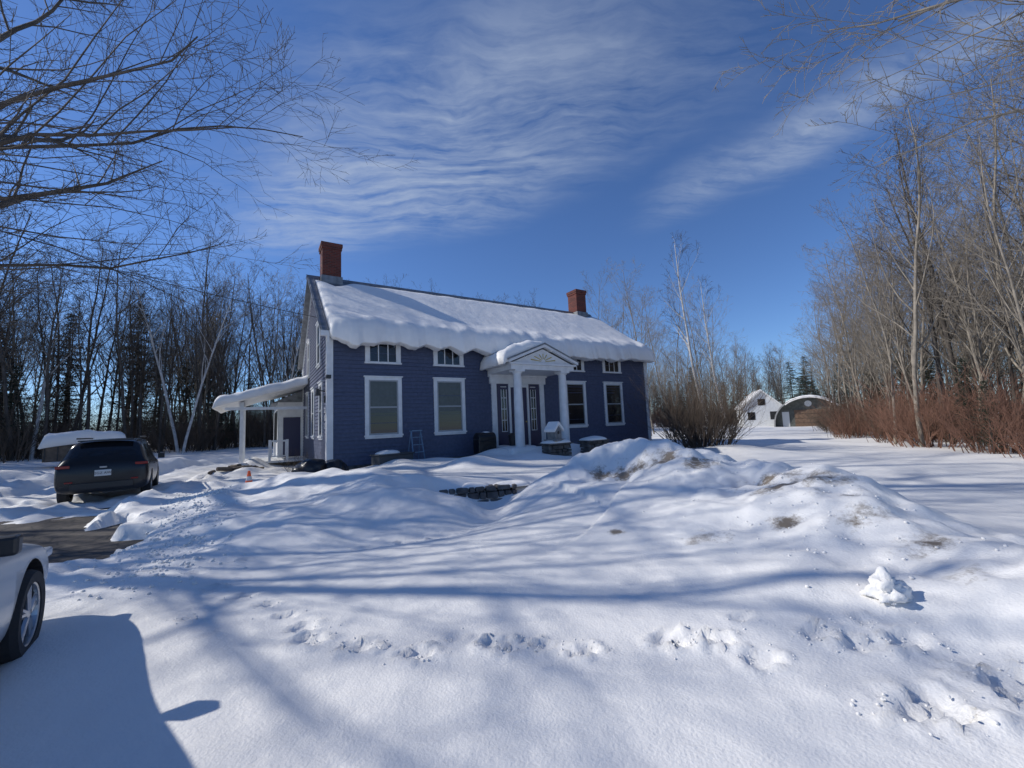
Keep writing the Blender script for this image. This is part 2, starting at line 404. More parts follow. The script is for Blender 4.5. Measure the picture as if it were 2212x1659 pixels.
def snow_sheet(name, nu, u0, u1, vtop, veave, zfun, thick, lip, parent, seed, lipn=.6):
    Vv = []; Ff = []; nv = 40; nl = 10
    for a in range(nu+1):
        fa = a/nu; uu = u0+(u1-u0)*fa
        ed = min(fa, 1-fa)*(u1-u0)
        e = min(1, ed/.4); e = math.sqrt(max(0, 1-(1-e)**2))
        nz = mnoise.noise(Vector((uu*.7, seed, 0)))+.6*mnoise.noise(Vector((uu*1.9, seed, 3)))
        nz3 = mnoise.noise(Vector((uu*6, seed, 5)))+.5*mnoise.noise(Vector((uu*15, seed, 6)))
        ve = veave - (lip*(1+lipn*nz)+.03*nz3)*(.35+.65*e)
        top = vtop + .12*mnoise.noise(Vector((uu*1.3, seed, 9)))-.6*max(0,1-abs(uu-.75)/.9)-.3*max(0,1-abs(uu-15.75)/.8)
        for k in range(nv+1):
            f = k/nv; vv = top+(ve-top)*f
            ft = min(1, f*(abs(top-ve))/.5)
            bulge = math.exp(-((vv-veave)/.7)**2)
            th = thick*(.45+.25*f+.45*bulge)*(.15+.85*ft)*(1+.22*mnoise.noise(Vector((uu*.45, vv*.6, seed)))+.07*mnoise.noise(Vector((uu*2.2, vv*2.5, seed)))+.3*bulge*mnoise.noise(Vector((uu*1.8, vv*1.2, seed+4)))+.03*mnoise.noise(Vector((uu*9, vv*9, seed))))
            drop = 0
            if vv < veave: drop = (veave-vv)**2*.8
            de = (vv-ve)/.28
            rr = math.sqrt(max(0, 1-(1-min(1, de))**2))
            Vv.append((uu, vv, zfun(vv)-drop+.02+th*e*rr - (1-rr)*.08*e))
        zl = Vv[-1][2]; zbm = min(zl-.05, zfun(veave)-.10-.08*e*(1+nz*1.2)-.03*nz3)
        for k in range(1, nl+1):
            f = k/nl; an = f*math.pi/2
            Vv.append((uu, ve+(veave+.04-ve)*(1-math.cos(an)), zl+(zbm-zl)*math.sin(an)))
    m_ = nv+nl+1
    for a in range(nu):
        for k in range(m_-1):
            p = a*m_+k; Ff.append((p, p+1, p+m_+1, p+m_))
    Ff.append(tuple(range(m_))); Ff.append(tuple(reversed(range(nu*m_, (nu+1)*m_))))
    return mesh_obj(name, Vv, Ff, M_snow, parent, True)
snow_sheet('roof_snow', 420, .0, L+.34, D/2-.35, -OV, lambda v: slope(v)+.14, .40, .36, house, 3.1)
rs = snow_sheet('rear_roof_snow', 60, -.1, L+.2, D/2-.3, -OV, lambda v: slope(v)+.14, .3, .2, house, 8.1)
rs.location = (L, D, 0); rs.rotation_euler = (0, 0, math.pi)
ic = MB(); q = random.Random(3)
M_ice = simple('ice', (.6,.66,.72), .1); 
for k in range(220):
    uu = q.uniform(.6, L); ln = q.uniform(.05, .18)*(1.8 if q.random() < .15 else 1)
    vv = -OV-q.uniform(.0, .25)
    ic.tube([(uu, vv, slope(-OV)-.0), (uu, vv, slope(-OV)-.14-ln)], [.016, .002], 5)
ic.build('icicles', M_ice, house)

for u0, u1, v0, v1, zt in ((.3, 1.1, D/2-.42, D/2+.42, 10.3), (15.35, 16.15, D/2-.42, D/2+.42, 10.2)):
    ch = MB(); ch.box(u0,u1,v0,v1,ZR-1.2,zt-.28); ch.box(u0-.035,u1+.035,v0-.035,v1+.035,zt-.28,zt-.16)
    ch.box(u0-.06,u1+.06,v0-.06,v1+.06,zt-.16,zt); ch.build('chimney', M_brick, house)
    fl = MB(); fl.box(u0-.05,u1+.05,v0-.08,v1+.08,ZR-.45,ZR+.12); fl.build('chimney_flashing', M_metalroof, house)

def window(u0, u1, z0, z1, kind, blind, parent=house, side=False):
    w = MB(); tw = .14
    def bx(a0, a1, o0, o1, z0_, z1_, mi):
        if side: w.box(-o1, -o0, a0, a1, z0_, z1_, mi)
        else: w.box(a0, a1, -o1, -o0, z0_, z1_, mi)
    bx(u0, u0+tw, .0, .065, z0+.06, z1-.15, 0); bx(u1-tw, u1, .0, .065, z0+.06, z1-.15, 0)
    bx(u0, u1, .0, .07, z1-.15, z1-.04, 0); bx(u0-.04, u1+.04, .0, .11, z1-.04, z1, 0)
    bx(u0-.03, u1+.03, .0, .1, z0, z0+.06, 0)
    if kind != 'small': bx(u0, u1, .0, .06, z0-.07, z0, 0)
    a0, a1, b0, b1 = u0+tw, u1-tw, z0+.06, z1-.15
    bx(a0, a1, .001, .038, b0, b1, 2 if not blind else 3)
    s = .05
    if kind == 'dh':
        zm = (b0+b1)/2
        bx(a0, a0+s, .038, .056, b0, b1, 1); bx(a1-s, a1, .038, .056, b0, b1, 1)
        bx(a0+s, a1-s, .038, .056, b0, b0+s+.01, 1); bx(a0+s, a1-s, .038, .056, b1-s, b1, 1)
        bx(a0+s, a1-s, .038, .06, zm-.03, zm+.03, 1)
        if blind: bx(a0+s, a1-s, .0385, .0395, b0+s+.01, zm-.2, 2)
    else:
        for fr in (0, .33, .67, 1):
            c_ = a0+(a1-a0)*fr
            c_ = min(max(c_, a0+.02), a1-.02)
            bx(c_-.018, c_+.018, .038, .052, b0, b1, 0)
        bx(a0+.04, a1-.04, .038, .048, b0, b0+.03, 0); bx(a0+.04, a1-.04, .038, .048, b1-.03, b1, 0)
    w.build('window', [M_white, M_sash, M_glass, M_blind], parent)
for c_, bl in ((1.91,1),(4.56,1),(11.25,0),(13.87,0)):
    window(c_-.68, c_+.68, 1.42, 3.66, 'dh', bl)
for c_ in (1.91, 4.56, 11.25, 13.87):
    window(c_-.66, c_+.66, 4.12, 5.05, 'small', 0)
for c_, z0, z1 in ((1.6,1.45,3.6),(4.2,1.45,3.6),(6.6,1.45,3.6),(2.3,4.3,6.1),(6.2,4.3,6.1)):
    window(c_-.5, c_+.5, z0, z1, 'dh', 0, side=True)

e = MB(); zf = .62
e.box(6.50,6.74,-.1,-.001,zf,3.45,0); e.box(9.05,9.29,-.1,-.001,zf,3.45,0)
e.box(6.42,9.37,-.14,-.001,3.45,3.75,0); e.box(6.36,9.43,-.2,-.001,3.75,3.83,0)
e.box(6.74,6.86,-.05,-.001,zf,3.45,1); e.box(8.93,9.05,-.05,-.001,zf,3.45,1)
for s0 in (6.86, 8.43):
    e.box(s0,s0+.5,-.045,-.001,zf,3.45,1)
    e.box(s0+.13,s0+.37,-.053,-.046,zf+.75,3.2,2)
    for k in range(6):
        zz = zf+.72+k*.49; e.box(s0+.10,s0+.40,-.065,-.054,zz,zz+.03,0)
    for xx in (s0+.10, s0+.237, s0+.37): e.box(xx,xx+.03,-.07,-.0655,zf+.72,3.2,0)
e.box(7.36,7.46,-.09,-.001,zf,3.45,0); e.box(8.33,8.43,-.09,-.001,zf,3.45,0)
e.box(7.46,8.33,-.04,-.001,zf,3.3,1); e.box(7.46,8.33,-.08,-.001,3.3,3.45,0)
for (pa, pb) in ((zf+.2,zf+.9),(zf+1.05,zf+1.7),(zf+1.85,zf+2.5)):
    e.box(7.56,7.86,-.055,-.041,pa,pb,1); e.box(7.93,8.23,-.055,-.041,pa,pb,1)
e.box(8.22,8.27,-.09,-.0555,zf+1.1,zf+1.16,3)
e.build('front_door', [M_white, M_door, M_glass, M_yellow], house, bevel=.004)
p = MB()
PV = -1.75
p.box(6.35,9.55,-2.0,-.05,3.83,4.02); p.box(6.28,9.62,-2.08,-.0501,4.02,4.1)
p.build('portico_beam', M_white, house, bevel=.006)
p = MB()
p.prism([(6.4,4.1),(9.5,4.1),(7.95,4.72)], 'y', -1.96, -1.9)
for (xa, za, xb, zb_) in ((6.2,4.08,7.95,4.78),(9.7,4.08,7.95,4.78)):
    p.hexa([(x_,y_,z_) for y_ in (-2.14,-1.97) for (x_,z_) in ((xa,za),(xb,zb_),(xb,zb_+.11),(xa,za+.11))])
for k in range(7):
    an = math.radians(15+k*25)
    p.tube([(7.95+.12*math.cos(an), -1.975, 4.17+.12*math.sin(an)), (7.95+(.3+.35*abs(math.cos(an)))*math.cos(an), -1.975, 4.17+.34*math.sin(an))], [.012, .02], 4, 1)
p.build('portico_pediment', [M_white, M_yellow], house)
p = MB()
for (xa, xb) in ((6.15,7.95),(9.75,7.951)):
    p.hexa([(x_,y_,z_) for y_ in (-2.15,-.03) for (x_,z_) in ((xa,4.17),(xb,4.9),(xb,4.96),(xa,4.23))])
p.build('portico_roof', M_metalroof, house)
def snow_patch(name, u0, u1, v0, v1, basef, th0, seed, parent, nu=36, nv=30, thf=None, openv1=True, openu1=False):
    Vv=[];Ff=[]
    for a in range(nu+1):
        for k in range(nv+1):
            fa=a/nu; fk=k/nv; uu=u0+fa*(u1-u0); vv=v0+fk*(v1-v0)
            e1=min(1,min(fa,(9 if openu1 else 1-fa))*(u1-u0)/.28); e2=min(1,min(fk,(9 if openv1 else 1-fk))*(v1-v0)/.28)
            rr=math.sqrt(max(0,1-(1-e1)**2))*math.sqrt(max(0,1-(1-e2)**2))
            th=th0*(1+.4*mnoise.noise(Vector((uu*1.3,vv*1.3,seed)))+.15*mnoise.noise(Vector((uu*4,vv*4,seed))))
            if thf: th*=thf(uu)
            Vv.append((uu+.06*(1-rr)*mnoise.noise(Vector((uu*3,vv*3,seed+2))),vv+.1*(1-rr)*mnoise.noise(Vector((uu*2,vv*2,seed+9))),basef(uu)-.12*(1-rr)+th*rr+.02))
    for a in range(nu):
        for k in range(nv):
            q_=a*(nv+1)+k; Ff.append((q_,q_+nv+1,q_+nv+2,q_+1))
    o=mesh_obj(name,Vv,Ff,M_snow,parent,True); md=o.modifiers.new('s','SOLIDIFY'); md.thickness=.1; md.offset=-1
snow_patch('portico_snow',5.95,8.4,-2.1,-.05,lambda uu: 4.2+(.75*(uu-6.15)/1.8 if uu<7.95 else .75*(1-(uu-7.95)/1.8)),.36,2,house,thf=lambda uu: 1 if uu<7.3 else max(.1,1-(uu-7.3)/.9))
for cu_ in (6.78, 9.08):
    cm = MB(); pts = []; rd = []
    for k in range(13):
        f = k/12; pts.append((cu_, PV, zf+.14+f*(3.83-zf-.28))); rd.append(.195-.035*f**1.6)
    cm.tube(pts, rd, 28)
    cm.tube([(cu_,PV,zf+.06),(cu_,PV,zf+.14)],[.235,.22],28); cm.box(cu_-.25,cu_+.25,PV-.25,PV+.25,zf,zf+.06)
    cm.tube([(cu_,PV,3.69),(cu_,PV,3.75)],[.19,.22],28); cm.box(cu_-.23,cu_+.23,PV-.23,PV+.23,3.75,3.83)
    cm.build('column', M_white, house)
ps = MB(); ps.box(6.2,9.7,-2.1,-.04,-.2,zf,0); ps.box(6.8,9.1,-2.5,-2.1,-.2,zf-.18,0); ps.box(6.8,9.1,-2.9,-2.5,-.2,zf-.36,0)
ps.build('porch_step', M_stone, house, bevel=.02)
snow_patch('porch_snow',6.1,7.6,-2.2,-.3,lambda uu: zf-.02,.16,5,house,nu=14,nv=14,openv1=False)
wl = MB(); wl.tube([(-.05,.3,3.1),(-.3,.3,3.15)],[.02,.02],6); wl.tube([(-.3,.3,3.2),(-.3,.3,2.95)],[.05,.09],10); wl.box(-.09,-.04,.22,.38,2.7,2.95)
wl.tube([(-.05,.12,3.5),(-.05,-.25,3.6)],[.02,.02],6); wl.box(-.1,.05,-.4,-.22,3.5,3.62)
wl.build('wall_lantern', M_black, house)
for k, chh in enumerate('202'):
    cv = bpy.data.curves.new('house_number', 'FONT'); cv.body = chh; cv.size = .26; cv.extrude = .01; cv.align_x = 'CENTER'
    ob = bpy.data.objects.new('house_number', cv); COL.objects.link(ob); ob.parent = house
    ob.data.materials.append(M_white); ob.location = (-.055, .34, 2.35-k*.28); ob.rotation_euler = (math.pi/2, 0, -math.pi/2)

sp = MB()
sp.hexa([(-.06,6,4.0),(-3.5,6,2.95),(-3.5,10.2,2.95),(-.06,10.2,4.0),(-.06,6,4.1),(-3.5,6,3.05),(-3.5,10.2,3.05),(-.06,10.2,4.1)])
for vv in (6.2, 9.9): sp.box(-2.75,-2.62,vv,vv+.13,.2,3.12)
sp.box(-3.3,-.1,6.1,6.2,2.78,2.9); sp.box(-2.78,-2.6,6.25,10,2.95,3.13)
sp.box(-2.6,-.05,6.35,10,.35,.45)
sp.box(-1.6,-.9,6.22,6.28,1.3,1.38); sp.box(-1.6,-.9,6.22,6.27,.62,.68)
for k in range(5): sp.box(-1.55+k*.14,-1.51+k*.14,6.22,6.26,.68,1.3)
sp.box(-.95,-.85,6.2,6.3,.4,1.4); sp.box(-1.65,-1.55,6.2,6.3,.4,1.4)
sp.build('side_porch', M_white, house)
snow_patch('side_porch_snow',-3.75,-.08,5.85,10.3,lambda uu: 4.1+.3*uu,.3,7,house,nu=44,nv=44,openv1=False,openu1=True)
rl = MB(); rl.box(-1.2,5.5,D+.05,D+6.5,.1,3.3,0); rl.build('rear_ell_wall', M_white, house)
rl = MB(); rl.prism([(-1.5,3.25),(5.8,3.25),(2.2,5.0)],'y',D+.06,D+6.8); rl.build('rear_ell_roof', M_metalroof, house)
for c_ in (D+1.0, D+2.6, D+4.2):
    w = MB(); w.box(-1.23,-1.2,c_-.35,c_+.35,1.2,2.9,0); w.build('window', M_glass, house)
w = MB(); w.box(-.95,-.15,D+.02,D+.05,.45,2.5,0); w.build('side_door', M_door, house)

# ---------------------------------------------------------------- yard objects
def stones(name, p0, p1, z0, z1, th, seed=1):
    q = random.Random(seed)
    p0 = Vector((*p0,0)); p1 = Vector((*p1,0)); d = (p1-p0); Ln = d.length; d.normalize(); n_ = Vector((-d.y, d.x, 0))
    z = z0
    V = []; F = []
    while z < z1-.02:
        h = min(q.uniform(.08,.17), z1-z); s = 0
        while s < Ln:
            w = q.uniform(.12,.36); w = min(w, Ln-s+.02)
            c = p0+d*(s+w/2)+Vector((0,0,z+h/2))
            b = len(V); jj = q.uniform(.0,.07)
            for r_ in [(-1,-1,-1),(1,-1,-1),(1,1,-1),(-1,1,-1),(-1,-1,1),(1,-1,1),(1,1,1),(-1,1,1)]:
                V.append(tuple(c+d*(r_[0]*w*.49*q.uniform(.84,1))+n_*(r_[1]*(th/2+jj)*q.uniform(.85,1))+Vector((0,0,r_[2]*h*.49*q.uniform(.82,1)))))
            for f in BF: F.append(tuple(b+i_ for i_ in f))
            s += w
        z += h
    o = mesh_obj(name, V, F, M_stone); md = o.modifiers.new('b','BEVEL'); md.width = .025; md.segments = 2
    return o
stones('stone_retaining_wall', (-1.7,8.98), (-.05,9.5), -.15, .34, .3, seed=4)
def snowcap(name, cx, cy, z, rx, ry, h, rot=0, seed=1, parent=None):
    V=[];F=[];n=24;m_=8
    for a in range(m_+1):
        f=a/m_; an=f*math.pi/2
        for k in range(n):
            t_=2*math.pi*k/n
            sq=lambda c_: math.copysign(abs(c_)**.6,c_)
            r=math.cos(an)*(1+.14*mnoise.noise(Vector((math.cos(t_)*2,math.sin(t_)*2,seed))))
            xx=rx*sq(math.cos(t_))*r; yy=ry*sq(math.sin(t_))*r
            V.append((xx,yy,h*math.sin(an)*(1+.3*mnoise.noise(Vector((xx*2.5,yy*2.5,seed))))))
    for a in range(m_):
        for k in range(n):
            F.append((a*n+k,a*n+(k+1)%n,(a+1)*n+(k+1)%n,(a+1)*n+k))
    F.append(tuple(reversed(range(n))))
    return mesh_obj(name,V,F,M_snow,parent,True,loc=(cx,cy,z),rot=(0,0,rot))
for (x_,y_,r_,s_,z_) in ((-1.6,9.2,.42,1,.27),(-.95,9.42,.36,2,.29),(-.1,9.62,.45,5,.27)):
    snowcap('wall_snow', x_, y_, z_, r_, .27, .11, math.radians(17), s_)
for (x_, y_) in ((1.55,15.35),(3.15,16.4)):
    g = empty('stone_pier', (x_, y_, 0), HR)
    s_ = stones('pier_stones', (-.5,0), (.5,0), 0, .86, .5, seed=int(x_*10)); s_.parent = g
    sl = MB(); sl.box(-.56,.56,-.34,.34,.86,.91); sl.build('pier_cap', M_stone, g, bevel=.01)
    snowcap('pier_snow', 0, 0, .91, .58, .35, .14, seed=3, parent=g)
bh = empty('birdhouse', (1.5,15.3,1.05), HR+.3)
b_m = MB(); b_m.prism([(-.2,.0),(.2,0),(.2,.3),(0,.5),(-.2,.3)],'y',-.18,.18); b_m.box(-.3,.3,-.28,.28,-.06,0); b_m.build('house_body', M_mortar, bh)
b_m = MB(); b_m.tube([(0,-.185,.24),(0,-.195,.24)],[.06,.06],12); b_m.build('entry_hole', M_black, bh)
b_m = MB()
for s in (-1,1):
    b_m.hexa([(x_,y_,z_) for y_ in (-.25,.25) for (x_,z_) in ((0,.52),(s*.3,.25),(s*.33,.36),(0,.66))])
b_m.build('snowy_roof', M_snow, bh, bevel=.03)
cn = empty('traffic_cone', (-8.0,12.4,tz(-8.0,12.4)+.08))
c1 = MB(); c1.box(-.17,.17,-.17,.17,0,.03,0); c1.tube([(0,0,.03),(0,0,.2)],[.12,.085],20,0); c1.tube([(0,0,.2),(0,0,.32)],[.085,.06],20,1); c1.tube([(0,0,.32),(0,0,.48)],[.06,.03],20,0)
c1.build('cone_body', [M_orange, M_plate], cn)
def blob(name, x_, y_, z_, s, mat, seed, sub=4, amp=.22):
    bm = bmesh.new(); bmesh.ops.create_icosphere(bm, subdivisions=sub, radius=1)
    for v_ in bm.verts:
        n_ = 1+amp*mnoise.noise(v_.co*1.6+Vector((seed*5,0,0)))+.4*amp*mnoise.noise(v_.co*5)
        v_.co = Vector((v_.co.x*s[0]*n_, v_.co.y*s[1]*n_, max(-.2,v_.co.z)*s[2]*n_))
    m_ = bpy.data.meshes.new(name); bm.to_mesh(m_); bm.free(); m_.materials.append(mat)
    m_.polygons.foreach_set('use_smooth',[True]*len(m_.polygons))
    o = bpy.data.objects.new(name, m_); COL.objects.link(o); o.location=(x_,y_,z_); return o
blob('rubbish_bag',-6.15,12.5,tz(-6.15,12.5)+.16,(.55,.42,.48),M_bag,0); blob('rubbish_bag',-5.6,12.75,tz(-5.6,12.75)+.14,(.4,.3,.35),M_bag,1)
x_,y_ = h2w(2.95,-.55); ld = empty('step_ladder', (x_,y_,tz(x_,y_)-.1), HR+.2)
l1 = MB()
for s in (-.24,.24): l1.tube([(s,-.25,0),(s*.8,0,1.25)],[.025,.025],4); l1.tube([(s,.3,0),(s*.8,.02,1.25)],[.02,.02],4)
for k in range(4):
    f=(k+.7)/4.6; l1.box(-.23,.23,-.25+.25*f-.05,-.25+.25*f+.05,1.25*f,1.25*f+.03)
l1.box(-.22,.22,-.08,.1,1.24,1.29); l1.build('ladder_frame', M_alu, ld)
x_,y_ = h2w(1.9,-1.2); g = empty('storage_box', (x_,y_,tz(x_,y_)-.25), HR+.25)
l1 = MB(); l1.box(-.65,.65,-.28,.28,0,.46); l1.box(-.69,.69,-.32,.32,.46,.51); l1.build('box_body', M_gplast, g, bevel=.02)
snowcap('box_snow',-.15,.05,.5,.42,.25,.13,seed=6,parent=g)
x_,y_ = h2w(5.6,-1.0); g = empty('covered_grill', (x_,y_,tz(x_,y_)-.05), HR+.1)
l1 = MB(); l1.box(-.42,.42,-.22,.22,0,.62); l1.tube([(-.4,0,.62),(.4,0,.62)],[.25,.25],14); l1.build('grill_cover', M_bag, g, bevel=.03)
snowcap('grill_snow',.1,.06,.8,.22,.14,.1,seed=8,parent=g)
x_,y_ = h2w(6.95,-1.0); g = empty('waste_bin', (x_,y_,zf), HR)
l1 = MB(); l1.tube([(0,0,0),(0,0,.6)],[.17,.22],16); l1.tube([(0,0,.6),(0,0,.68)],[.24,.12],16); l1.build('bin_body', M_black, g)
x_,y_ = h2w(7.3,-1.0); g = empty('snow_shovel', (x_,y_,zf), HR)
l1 = MB(); l1.tube([(0,0,.35),(.25,.85,1.45)],[.016,.016],6,0); l1.box(-.2,.2,-.06,-.03,0.02,.4,1); l1.box(.17,.33,.84,.87,1.43,1.47,1); l1.build('shovel_body',[M_wood,M_black],g)
g = empty('covered_trailer', (-23.6,22.6,tz(-23.6,22.6)-.1), math.radians(44))
l1 = MB(); l1.box(-1.5,1.5,-1.0,1.0,.45,1.25,0); l1.box(-1.56,1.56,-1.05,1.05,1.25,1.32,1)
for k in range(7): l1.box(-1.45+k*.45,-1.40+k*.45,-1.03,-1.0,.5,1.22,1)
for s in (-1.0,1.05): l1.lathe_y(.1,.33,[(s*.95-.1,.05),(s*.95-.1,.33),(s*.95+.1,.33),(s*.95+.1,.05)],20,1)
l1.build('trailer_body', [M_wood,M_black], g)
snow_patch('trailer_snow',-1.66,1.66,-1.2,1.2,lambda uu: 1.27+.22*(1-abs(uu)/1.66),.5,12,g,nu=24,nv=20,openv1=False)
x_,y_ = h2w(-2.7,4.6); g = empty('firewood_pile', (x_,y_,tz(x_,y_)), HR+.5); q = random.Random(8); l1 = MB()
for k in range(26):
    a=q.uniform(0,3.14); cx,cy,cz=q.gauss(0,.4),q.gauss(0,.25),q.uniform(.05,.35); h_=q.uniform(.15,.3); r_=q.uniform(.035,.08)
    l1.tube([(cx-h_*math.cos(a),cy-h_*math.sin(a),cz),(cx+h_*math.cos(a),cy+h_*math.sin(a),cz+q.uniform(-.08,.08))],[r_,r_],7)
l1.build('logs', M_wood, g); snowcap('log_snow',.1,.05,.28,.3,.2,.12,seed=2,parent=g)
l1 = MB(); p0 = Vector((-7.7,16.3,6.3)); p1 = Vector((-24,6,10.5)); pts=[]
for k in range(25):
    f=k/24; v_=p0.lerp(p1,f); v_.z -= 1.8*f*(1-f); pts.append(v_)
l1.tube(pts,[.012]*25,5); l1.build('overhead_wire', M_black)
q = random.Random(11); l1V=[]; l1F=[]
def crumb(cx,cy,cz,s):
    b=len(l1V)
    for (a,b_,c_) in [(-1,-1,-1),(1,-1,-1),(1,1,-1),(-1,1,-1),(-1,-1,1),(1,-1,1),(1,1,1),(-1,1,1)]:
        l1V.append((cx+a*s*q.uniform(.4,.8),cy+b_*s*q.uniform(.4,.8),cz+c_*s*q.uniform(.3,.6)))
    for f in BF: l1F.append(tuple(b+i_ for i_ in f))
cx_=[];cy_=[];ss=[]
for (px,py,r) in PRINTS:
    if r < .045: continue
    for k in range(int(30*r/.1)):
        a=q.uniform(0,6.28); rr=r*abs(q.gauss(1.0,.8)); cx_.append(px+1.5*rr*math.cos(a)); cy_.append(py+rr*math.sin(a)); ss.append(q.uniform(.004,.018)*(r/.08)**.5)
for k in range(900):
    f=q.uniform(0,1); ax,ay=-4.0,4.6; bx_,by_=-8.6,11.5
    cx_.append(ax+(bx_-ax)*f+q.gauss(0,.35)); cy_.append(ay+(by_-ay)*f+q.gauss(0,.35)); ss.append(q.uniform(.012,.05))
for k in range(260):
    cx_.append(q.gauss(3.4,.7)); cy_.append(q.uniform(3.2,8.8)); ss.append(q.uniform(.006,.03))
zz=terr(np.array(cx_),np.array(cy_))
for a,b2,c_,s in zip(cx_,cy_,zz,ss): crumb(a,b2,float(c_)+s*.2,s)
o=mesh_obj('snow_crumbs',l1V,l1F,M_snow,smooth=True); md=o.modifiers.new('s','SUBSURF'); md.levels=1; md.render_levels=1
blob('snow_lump',2.62,3.05,tz(2.62,3.05)+.02,(.12,.1,.12),M_snow,3,4,.9); blob('snow_lump',2.2,1.4,tz(2.2,1.4),(.1,.08,.08),M_snow,6,3,.6)

# ---------------------------------------------------------------- cars
def car(name, St, paint, wx, wr, loc, heading, wheelw=.22, cladding=None, glass_int=(), top_glass=()):
    g = empty(name, loc, heading)
    V=[];F=[];Mi=[]
    def sec(s):
        x,zb,zt,zr,w,wr_ = s; zm=(zb+zt)/2
        half=[(0,zb),(w*.86,zb),(w*.97,zb+.10),(w,zm),(w*.985,zt-.06),(w*.95,zt),(wr_+.03,zr-.07 if zr-zt>.2 else (zt+zr)/2+.0),(wr_*.82,zr),(0,zr+.02)]
        return [(x,-y,z) for (y,z) in half]+[(x,y,z) for (y,z) in reversed(half[1:-1])]
    n=16
    for s in St: V+=sec(s)
    for i_ in range(len(St)-1):
        for k in range(n):
            k2=(k+1)%n
            F.append((i_*n+k,i_*n+k2,(i_+1)*n+k2,(i_+1)*n+k))
            mi=0
            kk = k if k<8 else 15-k
            if kk==5 and i_ in glass_int: mi=1
            if kk in (6,7) and i_ in top_glass: mi=1
            if kk==5 and i_ in top_glass and cladding: mi=1
            if kk in (0,1) and cladding: mi=2
            Mi.append(mi)
    F.append(tuple(reversed(range(n)))); Mi.append(0)
    F.append(tuple((len(St)-1)*n+k for k in range(n))); Mi.append(0)
    body=mesh_obj('body',V,F,[paint,M_glass,M_black],g,True,Mi)
    bm=bmesh.new(); bm.from_mesh(body.data); bmesh.ops.recalc_face_normals(bm,faces=bm.faces); bm.to_mesh(body.data); bm.free()
    md=body.modifiers.new('sub','SUBSURF'); md.levels=2; md.render_levels=2
    for sx in wx:
        for sy in (-1,1):
            c=MB(); c.tube([(sx,sy*.55,wr+.01),(sx,sy*1.3,wr+.01)],[wr+.07]*2,32)
            co=c.build('cutter',M_black); co.parent=g
            md=body.modifiers.new('bool','BOOLEAN'); md.operation='DIFFERENCE'; md.solver='EXACT'; md.object=co
    bpy.context.view_layer.update()
    dg=bpy.context.evaluated_depsgraph_get(); nm=bpy.data.meshes.new_from_object(body.evaluated_get(dg))
    body.modifiers.clear(); body.data=nm
    for o_ in [o_ for o_ in bpy.data.objects if o_.name.startswith('cutter')]: bpy.data.objects.remove(o_)
    W=St[len(St)//2][4]
    for sx in wx:
        for sy in (-1,1):
            w=MB(); yo=sy*W; yi=sy*(W-wheelw)
            w.lathe_y(sx,wr,[(yi,wr*.62),(yi,wr*.93),(yi+sy*.04,wr),(yo-sy*.04,wr),(yo,wr*.93),(yo-sy*.005,wr*.70),(yo-sy*.03,wr*.68)],36,0)
            w.lathe_y(sx,wr,[(yo-sy*.012,wr*.70),(yo-sy*.02,wr*.665),(yo-sy*.06,wr*.64)],36,1)
            w.lathe_y(sx,wr,[(yo-sy*.06,wr*.64),(yo-sy*.13,wr*.6),(yo-sy*.13,.01)],36,2)
            w.lathe_y(sx,wr,[(yo-sy*.06,wr*.17),(yo-sy*.02,wr*.13),(yo-sy*.015,.005)],16,1)
            for k in range(5):
                for dlt in (-.14,.14):
                    a=2*math.pi*k/5+.3; a2=a+dlt
                    w.tube([(sx+wr*.1*math.cos(a+dlt*.5),yo-sy*.035,wr+wr*.1*math.sin(a+dlt*.5)),(sx+wr*.66*math.cos(a2),yo-sy*.04,wr+wr*.66*math.sin(a2))],[.024,.017],6,1)
            w.build('wheel',[M_rubber,M_alloy,M_black],g,smooth=False)
    return g
SUV=[(-2.30,.50,.78,.82,.78,.68),(-2.27,.36,1.00,1.06,.89,.76),(-2.14,.30,1.07,1.22,.92,.74),(-1.86,.28,1.07,1.62,.93,.68),(-1.72,.28,1.06,1.66,.93,.68),(-1.05,.25,1.04,1.70,.93,.68),(-.95,.25,1.04,1.70,.93,.68),
     (-.1,.22,1.0,1.71,.93,.68),(0,.22,1.0,1.70,.93,.68),(.45,.22,.99,1.66,.93,.66),(1.2,.22,.98,1.05,.93,.74),(1.85,.25,.92,.99,.92,.72),(2.2,.3,.8,.88,.87,.68),(2.3,.42,.62,.7,.76,.6)]
hd = math.radians(90+38)
sx_, sy_ = -10.95, 10.95
fw = Vector((math.cos(hd), math.sin(hd)))
suv = car('parked_suv', SUV, M_paintdark, (-1.35,1.38), .36, (sx_+fw.x*2.3, sy_+fw.y*2.3, .03), hd, cladding=True, glass_int=(3,4,6,8), top_glass=(2,9))
d_ = MB()
for s in (-1,1):
    y0,y1=(.62,.885) if s>0 else (-.885,-.62); d_.box(-2.29,-2.12,y0,y1,.98,1.05,0)
    d_.box(-1.6,.5,s*.62-.02,s*.62+.02,1.72,1.76,1)
    y0,y1=(.93,1.1) if s>0 else (-1.1,-.93); d_.box(.85,1.0,y0,y1,1.0,1.16,1)
    y0,y1=(.55,.7) if s>0 else (-.7,-.55); d_.box(-2.335,-2.29,y0,y1,.6,.64,0)
    y0=s*.935-.012; d_.box(-.6,-.4,y0,y0+.024,.9,.93,1); d_.box(.4,.6,y0,y0+.024,.88,.91,1)
d_.box(-2.335,-2.28,-.6,.6,.42,.58,1)
d_.box(-2.325,-2.305,-.16,.16,.74,.9,2)
d_.box(-2.0,-1.75,-.55,.55,1.655,1.69,1)
d_.box(-2.31,-2.28,-.07,.07,.95,.99,3)
d_.build('lights_and_trim',[M_tail,M_black,M_plate,M_alloy],suv,bevel=.012)
cv=bpy.data.curves.new('plate_text','FONT'); cv.body='12GZ AW7'; cv.size=.085; cv.align_x='CENTER'; cv.extrude=.002
